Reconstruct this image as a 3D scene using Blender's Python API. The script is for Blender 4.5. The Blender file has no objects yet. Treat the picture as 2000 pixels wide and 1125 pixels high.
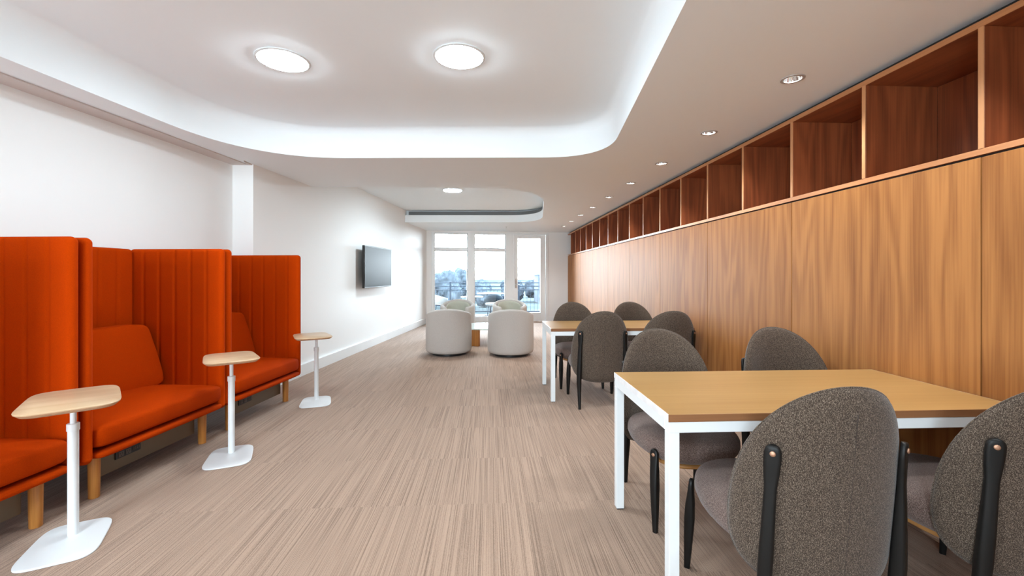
import bpy, bmesh, math, random
from mathutils import Vector, Matrix, noise
from mathutils.geometry import tessellate_polygon
random.seed(7)
PI = math.pi
C = bpy.context.scene.collection
S = bpy.context.scene

# ------------------------------------------------------------------ camera, world, exposure
FPX = 850.0                                   # focal length in pixels of a 2000-wide frame
cam_d = bpy.data.cameras.new('camera')
cam_d.sensor_width = 36; cam_d.lens = FPX * 36 / 2000
cam_d.shift_y = -(562.5 - 537) / 2000
cam_d.clip_start = 0.05; cam_d.clip_end = 2000
cam = bpy.data.objects.new('camera', cam_d); C.objects.link(cam)
cam.location = (0, 0, 1.28)
cam.rotation_euler = (PI / 2, 0, -math.atan(45 / FPX))
S.camera = cam

w = bpy.data.worlds.new('overcast_sky'); S.world = w; w.use_nodes = True
wn = w.node_tree.nodes; wl = w.node_tree.links
bg = wn['Background']
tc = wn.new('ShaderNodeTexCoord'); sep = wn.new('ShaderNodeSeparateXYZ'); rp = wn.new('ShaderNodeValToRGB')
wl.new(tc.outputs['Generated'], sep.inputs[0]); wl.new(sep.outputs['Z'], rp.inputs[0]); wl.new(rp.outputs[0], bg.inputs[0])
rp.color_ramp.elements[0].position = 0.0; rp.color_ramp.elements[0].color = (0.84, 0.94, 1.0, 1)
rp.color_ramp.elements[1].position = 0.6; rp.color_ramp.elements[1].color = (0.72, 0.87, 1.0, 1)
SKY = 12.0
bg.inputs[1].default_value = SKY
DISC = 26.0        # emission of the round diffusers
SPOT = 12.0        # watts of each recessed downlight

vs = S.view_settings
S.display_settings.display_device = 'sRGB'
vs.view_transform = 'Standard'; vs.look = 'None'; vs.gamma = 1; vs.use_curve_mapping = False
vs.exposure = 2.10
cy = S.cycles
cy.use_denoising = True
cy.max_bounces = 10; cy.diffuse_bounces = 6; cy.glossy_bounces = 4; cy.transmission_bounces = 6
cy.caustics_reflective = False; cy.caustics_refractive = False
cy.sample_clamp_indirect = 6

# daylight enters through the end wall: a portal only guides the sampling, it gives no light
pl = bpy.data.lights.new('window_portal', 'AREA'); pl.shape = 'RECTANGLE'; pl.size = 3.3; pl.size_y = 2.35
pl.cycles.is_portal = True
po = bpy.data.objects.new('window_portal', pl); C.objects.link(po)
po.location = (0.05, 11.95, 1.25); po.rotation_euler = (-PI / 2, 0, math.radians(6.37))

pl2 = bpy.data.lights.new('window_portal', 'AREA'); pl2.shape = 'RECTANGLE'; pl2.size = 1.4; pl2.size_y = 2.2  # sampling portal for the added rear window
pl2.cycles.is_portal = True
po2 = bpy.data.objects.new('window_portal', pl2); C.objects.link(po2)
po2.location = (-2.45, -3.8, 1.25); po2.rotation_euler = (PI / 2, 0, 0)

# ------------------------------------------------------------------ helpers
def tag(o, label=None, cat=None, group=None, kind=None):
    if label: o['label'] = label
    if cat: o['category'] = cat
    if group: o['group'] = group
    if kind: o['kind'] = kind
    return o

def empty(name, loc=(0, 0, 0), rz=0, label=None, cat=None, group=None, kind=None):
    o = bpy.data.objects.new(name, None); C.objects.link(o)
    o.empty_display_size = 0.1
    o.location = loc; o.rotation_euler = (0, 0, rz)
    return tag(o, label, cat, group, kind)

def mobj(name, V, F, m, parent=None, smooth=True):
    me = bpy.data.meshes.new(name)
    me.from_pydata([tuple(v) for v in V], [], F)
    bm = bmesh.new(); bm.from_mesh(me)
    bmesh.ops.recalc_face_normals(bm, faces=bm.faces)
    bm.to_mesh(me); bm.free()
    me.polygons.foreach_set('use_smooth', [smooth] * len(me.polygons))
    o = bpy.data.objects.new(name, me); C.objects.link(o)
    if m: me.materials.append(m)
    if parent: o.parent = parent
    return o

class MB:
    """collects shapes, builds one mesh object"""
    def __init__(s): s.V = []; s.F = []
    def add(s, V, F):
        n = len(s.V); s.V += [tuple(v) for v in V]; s.F += [tuple(i + n for i in f) for f in F]; return s
    def box(s, x0, x1, y0, y1, z0, z1, bev=0.0, seg=2):
        bm = bmesh.new(); bmesh.ops.create_cube(bm, size=1)
        for v in bm.verts:
            v.co = Vector(((x0 + x1) / 2 + v.co.x * (x1 - x0), (y0 + y1) / 2 + v.co.y * (y1 - y0), (z0 + z1) / 2 + v.co.z * (z1 - z0)))
        if bev: bmesh.ops.bevel(bm, geom=bm.edges[:], offset=bev, segments=seg, profile=0.5, affect='EDGES')
        bm.verts.index_update()
        s.add([v.co[:] for v in bm.verts], [[v.index for v in f.verts] for f in bm.faces]); bm.free(); return s
    def loft(s, rings, caps=(True, True), closed=True):
        n = len(rings[0]); V = []; F = []
        for r in rings: V += list(r)
        for i in range(len(rings) - 1):
            for j in range(n if closed else n - 1):
                k = (j + 1) % n
                F.append((i * n + j, i * n + k, (i + 1) * n + k, (i + 1) * n + j))
        if caps[0]: F.append(tuple(range(n))[::-1])
        if caps[1]: F.append(tuple((len(rings) - 1) * n + j for j in range(n)))
        return s.add(V, F)
    def lathe(s, prof, cx=0, cy=0, n=32, caps=(True, True)):
        return s.loft([[(cx + r * math.cos(2 * PI * j / n), cy + r * math.sin(2 * PI * j / n), z) for j in range(n)] for r, z in prof], caps)
    def tube(s, pts, rad, n=8):
        pts = [Vector(p) for p in pts]; rings = []
        for i, p in enumerate(pts):
            d = (pts[min(i + 1, len(pts) - 1)] - pts[max(i - 1, 0)]).normalized()
            a = d.cross(Vector((0, 0, 1)) if abs(d.z) < .9 else Vector((1, 0, 0))).normalized(); b = d.cross(a)
            r = rad[i] if isinstance(rad, (list, tuple)) else rad
            rings.append([p + (a * math.cos(2 * PI * j / n) + b * math.sin(2 * PI * j / n)) * r for j in range(n)])
        return s.loft(rings)
    def build(s, name, m, parent=None, smooth=False):
        o = mobj(name, s.V, s.F, m, parent, smooth)
        return o

def flatshade(o, ang=40):
    """smooth shading with sharp edges beyond the angle"""
    bm = bmesh.new(); bm.from_mesh(o.data)
    for f in bm.faces: f.smooth = True
    for e in bm.edges:
        if len(e.link_faces) == 2 and e.calc_face_angle(0) > math.radians(ang): e.smooth = False
    bm.to_mesh(o.data); bm.free(); return o

def sp(v, e): return math.copysign(abs(v) ** e, v)

def superq(hx, hy, hz, e1, e2, nu=56, nv=26, fn=None, c=(0, 0, 0)):
    V = []; F = []
    for i in range(nv + 1):
        v = -PI / 2 + PI * i / nv
        for j in range(nu):
            u = -PI + 2 * PI * j / nu
            p = [hx * sp(math.cos(v), e1) * sp(math.cos(u), e2), hy * sp(math.cos(v), e1) * sp(math.sin(u), e2), hz * sp(math.sin(v), e1)]
            if fn: p = fn(*p)
            V.append((p[0] + c[0], p[1] + c[1], p[2] + c[2]))
    for i in range(nv):
        for j in range(nu):
            k = (j + 1) % nu
            F.append((i * nu + j, i * nu + k, (i + 1) * nu + k, (i + 1) * nu + j))
    bm = bmesh.new()
    vv = [bm.verts.new(p) for p in V]
    for f in F: bm.faces.new([vv[i] for i in f])
    bmesh.ops.remove_doubles(bm, verts=bm.verts, dist=1e-5)
    bm.verts.index_update()
    r = ([v.co[:] for v in bm.verts], [[v.index for v in f.verts] for f in bm.faces]); bm.free(); return r

def copy_tree(o, parent=None):
    c = o.copy(); C.objects.link(c)
    if parent: c.parent = parent
    for ch in list(o.children): copy_tree(ch, c)
    return c

# ------------------------------------------------------------------ materials
def mat(name, col, rough=0.6, metal=0.0, spec=0.5, emit=None, estr=0, bump=None, var=None, sheen=0, coat=0):
    m = bpy.data.materials.new(name); m.use_nodes = True
    nt = m.node_tree; b = nt.nodes['Principled BSDF']; L = nt.links
    b.inputs['Base Color'].default_value = (*col, 1); b.inputs['Roughness'].default_value = rough
    b.inputs['Metallic'].default_value = metal; b.inputs['Specular IOR Level'].default_value = spec
    if sheen: b.inputs['Sheen Weight'].default_value = sheen; b.inputs['Sheen Roughness'].default_value = .4
    if coat: b.inputs['Coat Weight'].default_value = coat
    if emit: b.inputs['Emission Color'].default_value = (*emit, 1); b.inputs['Emission Strength'].default_value = estr
    t = nt.nodes.new('ShaderNodeTexCoord')
    if var:        # (scale, amount)
        n = nt.nodes.new('ShaderNodeTexNoise'); n.inputs['Scale'].default_value = var[0]; n.inputs['Detail'].default_value = 4
        mp = nt.nodes.new('ShaderNodeMapping'); mp.inputs['Scale'].default_value = var[2] if len(var) > 2 else (1, 1, 1)
        L.new(t.outputs['Object'], mp.inputs[0]); L.new(mp.outputs[0], n.inputs['Vector'])
        r = nt.nodes.new('ShaderNodeValToRGB'); a = var[1]
        r.color_ramp.elements[0].position = .3; r.color_ramp.elements[1].position = .7
        r.color_ramp.elements[0].color = (*[c * (1 - a) for c in col], 1); r.color_ramp.elements[1].color = (*[min(1, c * (1 + a)) for c in col], 1)
        L.new(n.outputs[0], r.inputs[0]); L.new(r.outputs[0], b.inputs['Base Color'])
    if bump:       # (scale, strength, distance)
        n = nt.nodes.new('ShaderNodeTexNoise'); n.inputs['Scale'].default_value = bump[0]; n.inputs['Detail'].default_value = 3
        L.new(t.outputs['Object'], n.inputs['Vector'])
        bp = nt.nodes.new('ShaderNodeBump'); bp.inputs['Strength'].default_value = bump[1]; bp.inputs['Distance'].default_value = bump[2]
        L.new(n.outputs[0], bp.inputs['Height']); L.new(bp.outputs[0], b.inputs['Normal'])
    return m

def wood(name, light, dark, axis='z', rough=.38, rings=7.0, size=1.0, spec=.5):
    """flat-sawn veneer: contour rings of a stretched noise, plus fine pores"""
    m = bpy.data.materials.new(name); m.use_nodes = True
    nt = m.node_tree; N = nt.nodes; L = nt.links; b = N['Principled BSDF']
    t = N.new('ShaderNodeTexCoord'); oi = N.new('ShaderNodeObjectInfo')
    off = N.new('ShaderNodeVectorMath'); off.operation = 'SCALE'; off.inputs[0].default_value = (17.3, 31.7, 9.1); L.new(oi.outputs['Random'], off.inputs['Scale'])
    ad = N.new('ShaderNodeVectorMath'); ad.operation = 'ADD'; L.new(t.outputs['Object'], ad.inputs[0]); L.new(off.outputs[0], ad.inputs[1])
    def mapped(a, c):
        mp = N.new('ShaderNodeMapping'); s = [a / size] * 3; s['xyz'.index(axis)] = c / size
        mp.inputs['Scale'].default_value = s; L.new(ad.outputs[0], mp.inputs[0]); return mp
    n1 = N.new('ShaderNodeTexNoise'); n1.inputs['Scale'].default_value = 1; n1.inputs['Detail'].default_value = 2.0; n1.inputs['Roughness'].default_value = .45
    L.new(mapped(4.2, .42).outputs[0], n1.inputs['Vector'])
    mu = N.new('ShaderNodeMath'); mu.operation = 'MULTIPLY'; mu.inputs[1].default_value = rings * 2 * PI; L.new(n1.outputs[0], mu.inputs[0])
    si = N.new('ShaderNodeMath'); si.operation = 'SINE'; L.new(mu.outputs[0], si.inputs[0])
    n2 = N.new('ShaderNodeTexNoise'); n2.inputs['Scale'].default_value = 1; n2.inputs['Detail'].default_value = 4
    L.new(mapped(110, 2.2).outputs[0], n2.inputs['Vector'])
    n3 = N.new('ShaderNodeTexNoise'); n3.inputs['Scale'].default_value = 1; n3.inputs['Detail'].default_value = 2
    L.new(mapped(9, .25).outputs[0], n3.inputs['Vector'])
    a1 = N.new('ShaderNodeMath'); a1.operation = 'MULTIPLY_ADD'; a1.inputs[1].default_value = .20; a1.inputs[2].default_value = -.50; L.new(si.outputs[0], a1.inputs[0])
    a2 = N.new('ShaderNodeMath'); a2.operation = 'MULTIPLY_ADD'; a2.inputs[1].default_value = 1.05; L.new(n2.outputs[0], a2.inputs[0]); L.new(a1.outputs[0], a2.inputs[2])
    a3 = N.new('ShaderNodeMath'); a3.operation = 'MULTIPLY_ADD'; a3.inputs[1].default_value = .8; L.new(n3.outputs[0], a3.inputs[0]); L.new(a2.outputs[0], a3.inputs[2])
    r = N.new('ShaderNodeValToRGB'); e = r.color_ramp.elements
    e[0].position = .12; e[0].color = (*light, 1); e[1].position = .95; e[1].color = (*dark, 1)
    L.new(a3.outputs[0], r.inputs[0]); L.new(r.outputs[0], b.inputs['Base Color'])
    b.inputs['Roughness'].default_value = rough; b.inputs['Specular IOR Level'].default_value = spec
    bp = N.new('ShaderNodeBump'); bp.inputs['Strength'].default_value = .12; bp.inputs['Distance'].default_value = .001
    L.new(n2.outputs[0], bp.inputs['Height']); L.new(bp.outputs[0], b.inputs['Normal'])
    return m

def tweed(name, dark, mid, light, scale=330):
    m = bpy.data.materials.new(name); m.use_nodes = True
    nt = m.node_tree; N = nt.nodes; L = nt.links; b = N['Principled BSDF']
    t = N.new('ShaderNodeTexCoord')
    n = N.new('ShaderNodeTexNoise'); n.inputs['Scale'].default_value = scale; n.inputs['Detail'].default_value = 1.5; n.inputs['Roughness'].default_value = .7
    mp = N.new('ShaderNodeMapping'); mp.inputs['Rotation'].default_value = (.2, .75, .1); mp.inputs['Scale'].default_value = (1, 1, .55)
    L.new(t.outputs['Object'], mp.inputs[0]); L.new(mp.outputs[0], n.inputs['Vector'])
    r = N.new('ShaderNodeValToRGB'); e = r.color_ramp.elements
    e[0].position = .38; e[0].color = (*dark, 1); e[1].position = .66; e[1].color = (*light, 1)
    k = e.new(.52); k.color = (*mid, 1)
    L.new(n.outputs[0], r.inputs[0]); L.new(r.outputs[0], b.inputs['Base Color'])
    bp = N.new('ShaderNodeBump'); bp.inputs['Strength'].default_value = .5; bp.inputs['Distance'].default_value = .0015
    L.new(n.outputs[0], bp.inputs['Height']); L.new(bp.outputs[0], b.inputs['Normal'])
    b.inputs['Roughness'].default_value = .95; b.inputs['Specular IOR Level'].default_value = .15
    b.inputs['Sheen Weight'].default_value = .15
    return m

def carpet():
    m = bpy.data.materials.new('striped_carpet_tile'); m.use_nodes = True
    nt = m.node_tree; N = nt.nodes; L = nt.links; b = N['Principled BSDF']
    t = N.new('ShaderNodeTexCoord')
    def nz(sc, det=2):
        mp = N.new('ShaderNodeMapping'); mp.inputs['Scale'].default_value = sc
        L.new(ofs.outputs[0], mp.inputs[0]); n = N.new('ShaderNodeTexNoise'); n.inputs['Scale'].default_value = 1; n.inputs['Detail'].default_value = det
        L.new(mp.outputs[0], n.inputs['Vector']); return n
    # tile index -> offset so that the stripes break at each tile
    dv = N.new('ShaderNodeVectorMath'); dv.operation = 'DIVIDE'; dv.inputs[1].default_value = (.305, .61, 1); L.new(t.outputs['Object'], dv.inputs[0])
    fl = N.new('ShaderNodeVectorMath'); fl.operation = 'FLOOR'; L.new(dv.outputs[0], fl.inputs[0])
    wn_ = N.new('ShaderNodeTexWhiteNoise'); wn_.noise_dimensions = '2D'; L.new(fl.outputs[0], wn_.inputs['Vector'])
    sc_ = N.new('ShaderNodeVectorMath'); sc_.operation = 'SCALE'; sc_.inputs['Scale'].default_value = 5; L.new(wn_.outputs['Color'], sc_.inputs[0])
    ofs = N.new('ShaderNodeVectorMath'); ofs.operation = 'ADD'; L.new(t.outputs['Object'], ofs.inputs[0]); L.new(sc_.outputs[0], ofs.inputs[1])
    s1 = nz((300, 1.1, 1), 1); s2 = nz((620, 300, 1), 2)
    ma = N.new('ShaderNodeMath'); ma.operation = 'MULTIPLY_ADD'; ma.inputs[1].default_value = .75; L.new(s2.outputs[0], ma.inputs[0]); L.new(s1.outputs[0], ma.inputs[2])
    mb = N.new('ShaderNodeMath'); mb.operation = 'MULTIPLY_ADD'; mb.inputs[1].default_value = .02; L.new(wn_.outputs['Value'], mb.inputs[0]); L.new(ma.outputs[0], mb.inputs[2])
    r = N.new('ShaderNodeValToRGB'); e = r.color_ramp.elements
    e[0].position = .62; e[0].color = (.165, .103, .071, 1); e[1].position = 1.16; e[1].color = (.40, .268, .192, 1)
    L.new(mb.outputs[0], r.inputs[0]); L.new(r.outputs[0], b.inputs['Base Color'])
    b.inputs['Roughness'].default_value = .95; b.inputs['Specular IOR Level'].default_value = .2
    b.inputs['Sheen Weight'].default_value = .12
    bp = N.new('ShaderNodeBump'); bp.inputs['Strength'].default_value = .5; bp.inputs['Distance'].default_value = .003
    L.new(ma.outputs[0], bp.inputs['Height']); L.new(bp.outputs[0], b.inputs['Normal'])
    return m

def glassmat(name, tint=(1, 1, 1), rough=0):
    m = bpy.data.materials.new(name); m.use_nodes = True
    nt = m.node_tree; N = nt.nodes; L = nt.links
    N.remove(N['Principled BSDF']); out = N['Material Output']
    tr = N.new('ShaderNodeBsdfTransparent'); tr.inputs[0].default_value = (*tint, 1)
    gl = N.new('ShaderNodeBsdfGlossy'); gl.inputs['Roughness'].default_value = rough
    fr = N.new('ShaderNodeFresnel'); fr.inputs[0].default_value = 1.45
    mx = N.new('ShaderNodeMixShader'); L.new(fr.outputs[0], mx.inputs[0]); L.new(tr.outputs[0], mx.inputs[1]); L.new(gl.outputs[0], mx.inputs[2])
    L.new(mx.outputs[0], out.inputs[0]); return m

M = {}
M['wall'] = mat('white_wall_paint', (.86, .865, .86), .6, spec=.3, bump=(180, .04, .001))
M['ceil'] = mat('white_ceiling_paint', (.85, .895, .92), .7, spec=.2)
M['cornice'] = mat('warm_grey_ceiling_strip', (.62, .56, .53), .7, spec=.2)
M['trim'] = mat('white_satin_paint', (.84, .87, .88), .35, spec=.5)
M['carpet'] = carpet()
M['panel'] = wood('orange_brown_veneer', (.385, .158, .045), (.205, .070, .017), 'z', .55, rings=8, spec=.2)
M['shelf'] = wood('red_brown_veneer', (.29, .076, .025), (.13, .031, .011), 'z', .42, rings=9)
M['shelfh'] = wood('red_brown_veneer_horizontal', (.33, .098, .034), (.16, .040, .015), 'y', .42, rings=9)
M['edge'] = wood('light_edge_veneer', (.56, .26, .11), (.42, .17, .065), 'z', .35, rings=4)
M['edgeh'] = wood('light_edge_veneer_horizontal', (.54, .24, .10), (.40, .16, .06), 'y', .35, rings=4)
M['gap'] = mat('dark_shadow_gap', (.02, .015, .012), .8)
M['oak'] = wood('honey_oak_top', (.43, .245, .088), (.35, .185, .060), 'x', .3, rings=3, size=1.6)
M['oakband'] = wood('walnut_front_band', (.26, .115, .05), (.18, .075, .032), 'x', .35, rings=3)
M['endband'] = mat('pale_end_band', (.74, .73, .74), .3, var=(12, .12))
M['birch'] = wood('pale_birch_ply', (.58, .41, .26), (.48, .31, .17), 'x', .32, rings=5, size=.6)
M['plyedge'] = mat('birch_ply_edge', (.55, .33, .19), .5, var=(40, .25, (1, 1, 12)))
M['white'] = mat('white_powder_coat', (.72, .74, .75), .38, spec=.5)
M['red'] = mat('orange_red_wool', (.42, .038, .0006), .95, spec=.04, bump=(700, .25, .001), var=(260, .10))
M['leg'] = wood('orange_oak_leg', (.60, .26, .06), (.38, .13, .025), 'z', .4, rings=5, size=.5)
M['bronze'] = mat('bronze_panel', (.16, .125, .085), .4, metal=.5)
M['black'] = mat('black_plastic', (.012, .012, .013), .35)
M['socket'] = mat('dark_grey_socket', (.08, .07, .06), .4)
M['tweed'] = tweed('brown_grey_tweed', (.030, .020, .014), (.078, .055, .040), (.20, .155, .12), 480)
M['seat'] = tweed('mauve_brown_tweed', (.075, .048, .039), (.150, .103, .088), (.25, .182, .158), 420)
M['seam'] = mat('dark_seam', (.05, .035, .028), .9)
M['blackwood'] = mat('black_stained_wood', (.007, .0065, .006), .45, spec=.25, bump=(80, .08, .001))
M['shell'] = mat('tan_wood_shell', (.42, .20, .06), .45)
M['copper'] = mat('brushed_copper', (.45, .26, .17), .5, metal=.8)
M['cream'] = mat('cream_boucle', (.50, .46, .425), .95, spec=.1, bump=(300, .35, .002), var=(120, .06), sheen=.1)
M['sage'] = mat('pale_sage_fabric', (.46, .45, .375), .95, spec=.1, bump=(300, .3, .002), var=(120, .06))
M['tv'] = mat('black_glass_screen', (.009, .010, .011), .30, spec=.02)
M['tvframe'] = mat('black_satin_bezel', (.008, .008, .009), .4)
M['chrome'] = mat('chrome_reflector', (.80, .80, .79), .15, metal=1)
M['ring'] = mat('grey_trim_ring', (.55, .55, .55), .35, metal=.3)
M['steel'] = mat('brushed_steel', (.55, .56, .56), .3, metal=1)
M['glow'] = mat('lit_diffuser', (.9, .9, .9), .5, emit=(.77, .92, 1.0), estr=DISC)
M['glow_far'] = mat('lit_diffuser_bright', (.9, .9, .9), .5, emit=(.77, .92, 1.0), estr=DISC * 1.9)
M['bulb'] = mat('lit_bulb', (.9, .9, .9), .5, emit=(1, .97, .92), estr=45)
M['glass'] = glassmat('clear_window_glass', (.97, .99, 1.0))
M['tglass'] = mat('pale_green_glass', (.72, .80, .76), .08, spec=.7)
M['rail'] = mat('slate_blue_grey_metal', (.009, .014, .021), .6, spec=.08)
M['deck'] = mat('pale_concrete_deck', (.035, .038, .042), .9, spec=.05, var=(3, .1))
M['ground'] = mat('winter_grass_ground', (.023, .028, .029), 1.0, spec=0, var=(.05, .5))
M['twig'] = mat('bare_grey_twigs', (.022, .028, .034), 1.0, spec=0, var=(.5, .35))
M['bark'] = mat('grey_bark', (.018, .021, .026), 1.0, spec=0)
M['woven'] = mat('grey_woven_rope', (.018, .024, .03), .9, spec=.05, bump=(200, .4, .003))
M['cushion'] = mat('white_outdoor_cushion', (.10, .105, .105), .95, spec=.05)
M['teak'] = mat('pinkish_table_top', (.10, .085, .08), .7, spec=.1)
M['facade'] = mat('pale_facade', (.035, .042, .05), .9, spec=.05, var=(.2, .1))
M['facadeglass'] = mat('dark_facade_glass', (.012, .018, .026), .5, spec=.1)

# ------------------------------------------------------------------ setting
ZC, ZU = 2.46, 2.75
def lwx(y):            # left wall line
    return -3.02 + .13 * (y - 2.5) if y < 4.78 else -2.51 + .1257 * (y - 4.78)
YB = -3.6
XR = 2.20
WL = Vector((-1.65, 11.62, 0)); WR = Vector((2.2, 12.05, 0)); WA = math.atan2(WR.y - WL.y, WR.x - WL.x)

fl = MB().box(-4.0, 2.75, YB - .1, 12.4, -.06, 0).build('floor', M['carpet']); tag(fl, kind='structure')

# left wall: near stretch, short return, far stretch
P = [(lwx(YB), YB), (lwx(4.7799), 4.7799), (lwx(4.78), 4.78), (lwx(11.9), 11.9)]
Q = [(x - .15, y) for x, y in P]; Q[1] = (P[1][0] - .15, 4.93); Q[2] = (P[2][0] - .15, 4.93)
V = []; F = []
for i in range(len(P)):
    V += [(*P[i], 0), (*P[i], 2.9), (*Q[i], 2.9), (*Q[i], 0)]
for i in range(3):
    for k in range(4):
        a = i * 4 + k; b_ = i * 4 + (k + 1) % 4
        F.append((a, b_, b_ + 4, a + 4))
F += [(0, 1, 2, 3), (12, 13, 14, 15)]
tag(mobj('wall_left', V, F, M['wall'], smooth=False), kind='structure')
# baseboards
def strip(pts, off, h, name, m, z0=0.0, bev=.004):
    V = []; F = []
    prof = [(0, 0), (off, 0), (off, h - bev * 2), (off - bev, h), (0, h)]
    for i, p in enumerate(pts):
        p = Vector(p); a = (Vector(pts[min(i + 1, len(pts) - 1)]) - Vector(pts[max(i - 1, 0)])).normalized(); nrm = Vector((a.y, -a.x))
        if 0 < i < len(pts) - 1:
            a0 = (p - Vector(pts[i - 1])).normalized(); nrm = nrm / max(.3, nrm.dot(Vector((a0.y, -a0.x))))
        for o_, z in prof: V.append((p.x + nrm.x * o_, p.y + nrm.y * o_, z0 + z))
    for i in range(len(pts) - 1):
        for k in range(5): F.append((i * 5 + k, i * 5 + (k + 1) % 5, (i + 1) * 5 + (k + 1) % 5, (i + 1) * 5 + k))
    F += [tuple(range(5)), tuple((len(pts) - 1) * 5 + k for k in range(5))]
    return mobj(name, V, F, m, smooth=False)
tag(strip([P[0], P[1], P[2], (lwx(11.6), 11.6)], .014, .15, 'baseboard_left', M['trim']), kind='structure')
# warm grey strip where the near wall and the ceiling meet
tag(strip([(P[0][0], P[0][1]), P[1], (P[2][0] - .01, P[1][1])], .16, .012, 'trim_1', M['cornice'], z0=ZC - .011, bev=.003), kind='structure')

tag(MB().box(-4.0, -3.1, YB - .12, YB, 0, 2.9).box(2.1, 2.75, YB - .12, YB, 0, 2.9).box(-3.1, 2.1, YB - .12, YB, 2.38, 2.9).box(-3.1, 2.1, YB - .12, YB, 0, .12).box(-1.80, 2.1, YB - .12, YB, .12, 2.38).build('wall_back', M['wall']), kind='structure')
wb = empty('window_3', (0, YB, 0), kind='structure')  # unseen window, added to let in fill light from behind the camera
b = MB()
for x in (-3.1, -1.85): b.box(x, x + .05, -.09, -.03, .12, 2.38)
b.box(-3.05, -1.85, -.09, -.03, .12, .17).box(-3.05, -1.85, -.09, -.03, 2.33, 2.38).build('window_frame', M['trim'], wb)
MB().box(-3.05, -1.85, -.065, -.06, .17, 2.33).build('pane', M['glass'], wb)

# ceiling with two tray recesses
def bez(p0, c, p1, n=14):
    p0, c, p1 = Vector(p0), Vector(c), Vector(p1)
    out = []
    k = .62
    a, b2 = p0 + (c - p0) * k, p1 + (c - p1) * k
    for i in range(n + 1):
        t = i / n
        out.append(tuple(p0 * (1 - t) ** 3 + a * 3 * t * (1 - t) ** 2 + b2 * 3 * t * t * (1 - t) + p1 * t ** 3))
    return out
tlx = lambda y: -2.635 + .128 * (y - 2.49)
trx = lambda y: .997 + .137 * (y - 2.928)
tfy = lambda x: 4.484 - .0636 * (x + 1.576)
c1 = (tlx(4.535), 4.535); c2 = (trx(4.31), 4.31)
T1 = [(tlx(-3.2), -3.2)] + bez((tlx(3.55), 3.55), c1, (-1.45, tfy(-1.45))) + bez((.55, tfy(.55)), c2, (trx(3.68), 3.68)) + [(trx(-3.2), -3.2)]
t2x = lambda y: .92 + .11 * (y - 7.28)
T2 = [(lwx(5.97) - .02, 5.97)] + bez((.02, 5.92), (t2x(5.93), 5.90), (t2x(7.15), 7.15)) + bez((t2x(8.75), 8.75), (t2x(9.72), 9.72), (.45, 9.74)) + [(lwx(9.85) - .02, 9.85)]
outer = [(-4.0, YB - .1), (2.75, YB - .1), (2.75, 12.5), (-4.0, 12.5)]
DL = [(1.825 - .003 * k, 2.526 + .992 * k) for k in range(9)] + [(1.825, 1.53), (1.825, .54)]
holes = [[(x + .050 * math.cos(2 * PI * j / 32), y + .050 * math.sin(2 * PI * j / 32)) for j in range(32)] for x, y in DL]
polys = [[Vector((*p, 0)) for p in q_] for q_ in [outer, T1, T2] + holes]
tris = tessellate_polygon(polys)
allp = outer + T1 + T2 + [p for h_ in holes for p in h_]
cb = MB(); cb.add([(x, y, ZC) for x, y in allp], [tuple(t_) for t_ in tris])
def insetring(R, d):
    out = []; n = len(R)
    A = sum(R[i][0] * R[(i + 1) % n][1] - R[(i + 1) % n][0] * R[i][1] for i in range(n))
    sg = 1 if A > 0 else -1
    for i in range(n):
        a = Vector(R[i]) - Vector(R[i - 1]); b2 = Vector(R[(i + 1) % n]) - Vector(R[i])
        na = Vector((-a.y, a.x)).normalized() * sg if a.length > 1e-6 else Vector((0, 0)); nb = Vector((-b2.y, b2.x)).normalized() * sg if b2.length > 1e-6 else na
        m_ = (na + nb).normalized() if (na + nb).length > 1e-6 else na
        out.append((R[i][0] + m_.x * d, R[i][1] + m_.y * d))
    return out
rings = [[(x, y, ZC) for x, y in T1], [(x, y, ZU - .10) for x, y in T1]]
for k in range(1, 7):
    a = k / 6 * PI / 2
    rings.append([(x, y, ZU - .10 + .10 * math.sin(a)) for x, y in insetring(T1, .085 * (1 - math.cos(a)))])
cb.loft(rings, (False, True))
T2o = insetring(T2, -.13)
cb.loft([[(x, y, ZC) for x, y in T2], [(x, y, 2.62) for x, y in T2], [(x, y, 2.62) for x, y in T2o], [(x, y, ZU - .02) for x, y in T2o]], (False, True))
ceil = cb.build('ceiling', M['ceil']); flatshade(ceil, 35); tag(ceil, kind='structure')
# closed slab above keeps daylight out
tag(MB().box(-4.1, 2.85, YB - .2, 12.5, 2.86, 2.96).build('ceiling_slab', M['ceil']), kind='structure')

# right wall and its veneer panels
wr = MB().box(2.68, 2.8, YB, 12.4, 0, 2.86).build('wall_right', M['wall']); tag(wr, kind='structure')
yb = [1.835 + 1.2215 * k for k in range(-4, 9)]
for k in range(len(yb)):
    y0 = yb[k]; y1 = yb[k + 1] if k + 1 < len(yb) else 12.06
    if y1 - y0 < .05: continue
    o = MB().box(0, .02, .0035, y1 - y0 - .0035, 0, 1.807, .0012, 1).build('wood_panel', M['panel'], wr)
    o.location = (XR, y0, .0)
MB().box(XR + .021, XR + .03, yb[0], 12.06, 0, 1.83).build('backing_board', M['gap'], wr)

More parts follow.
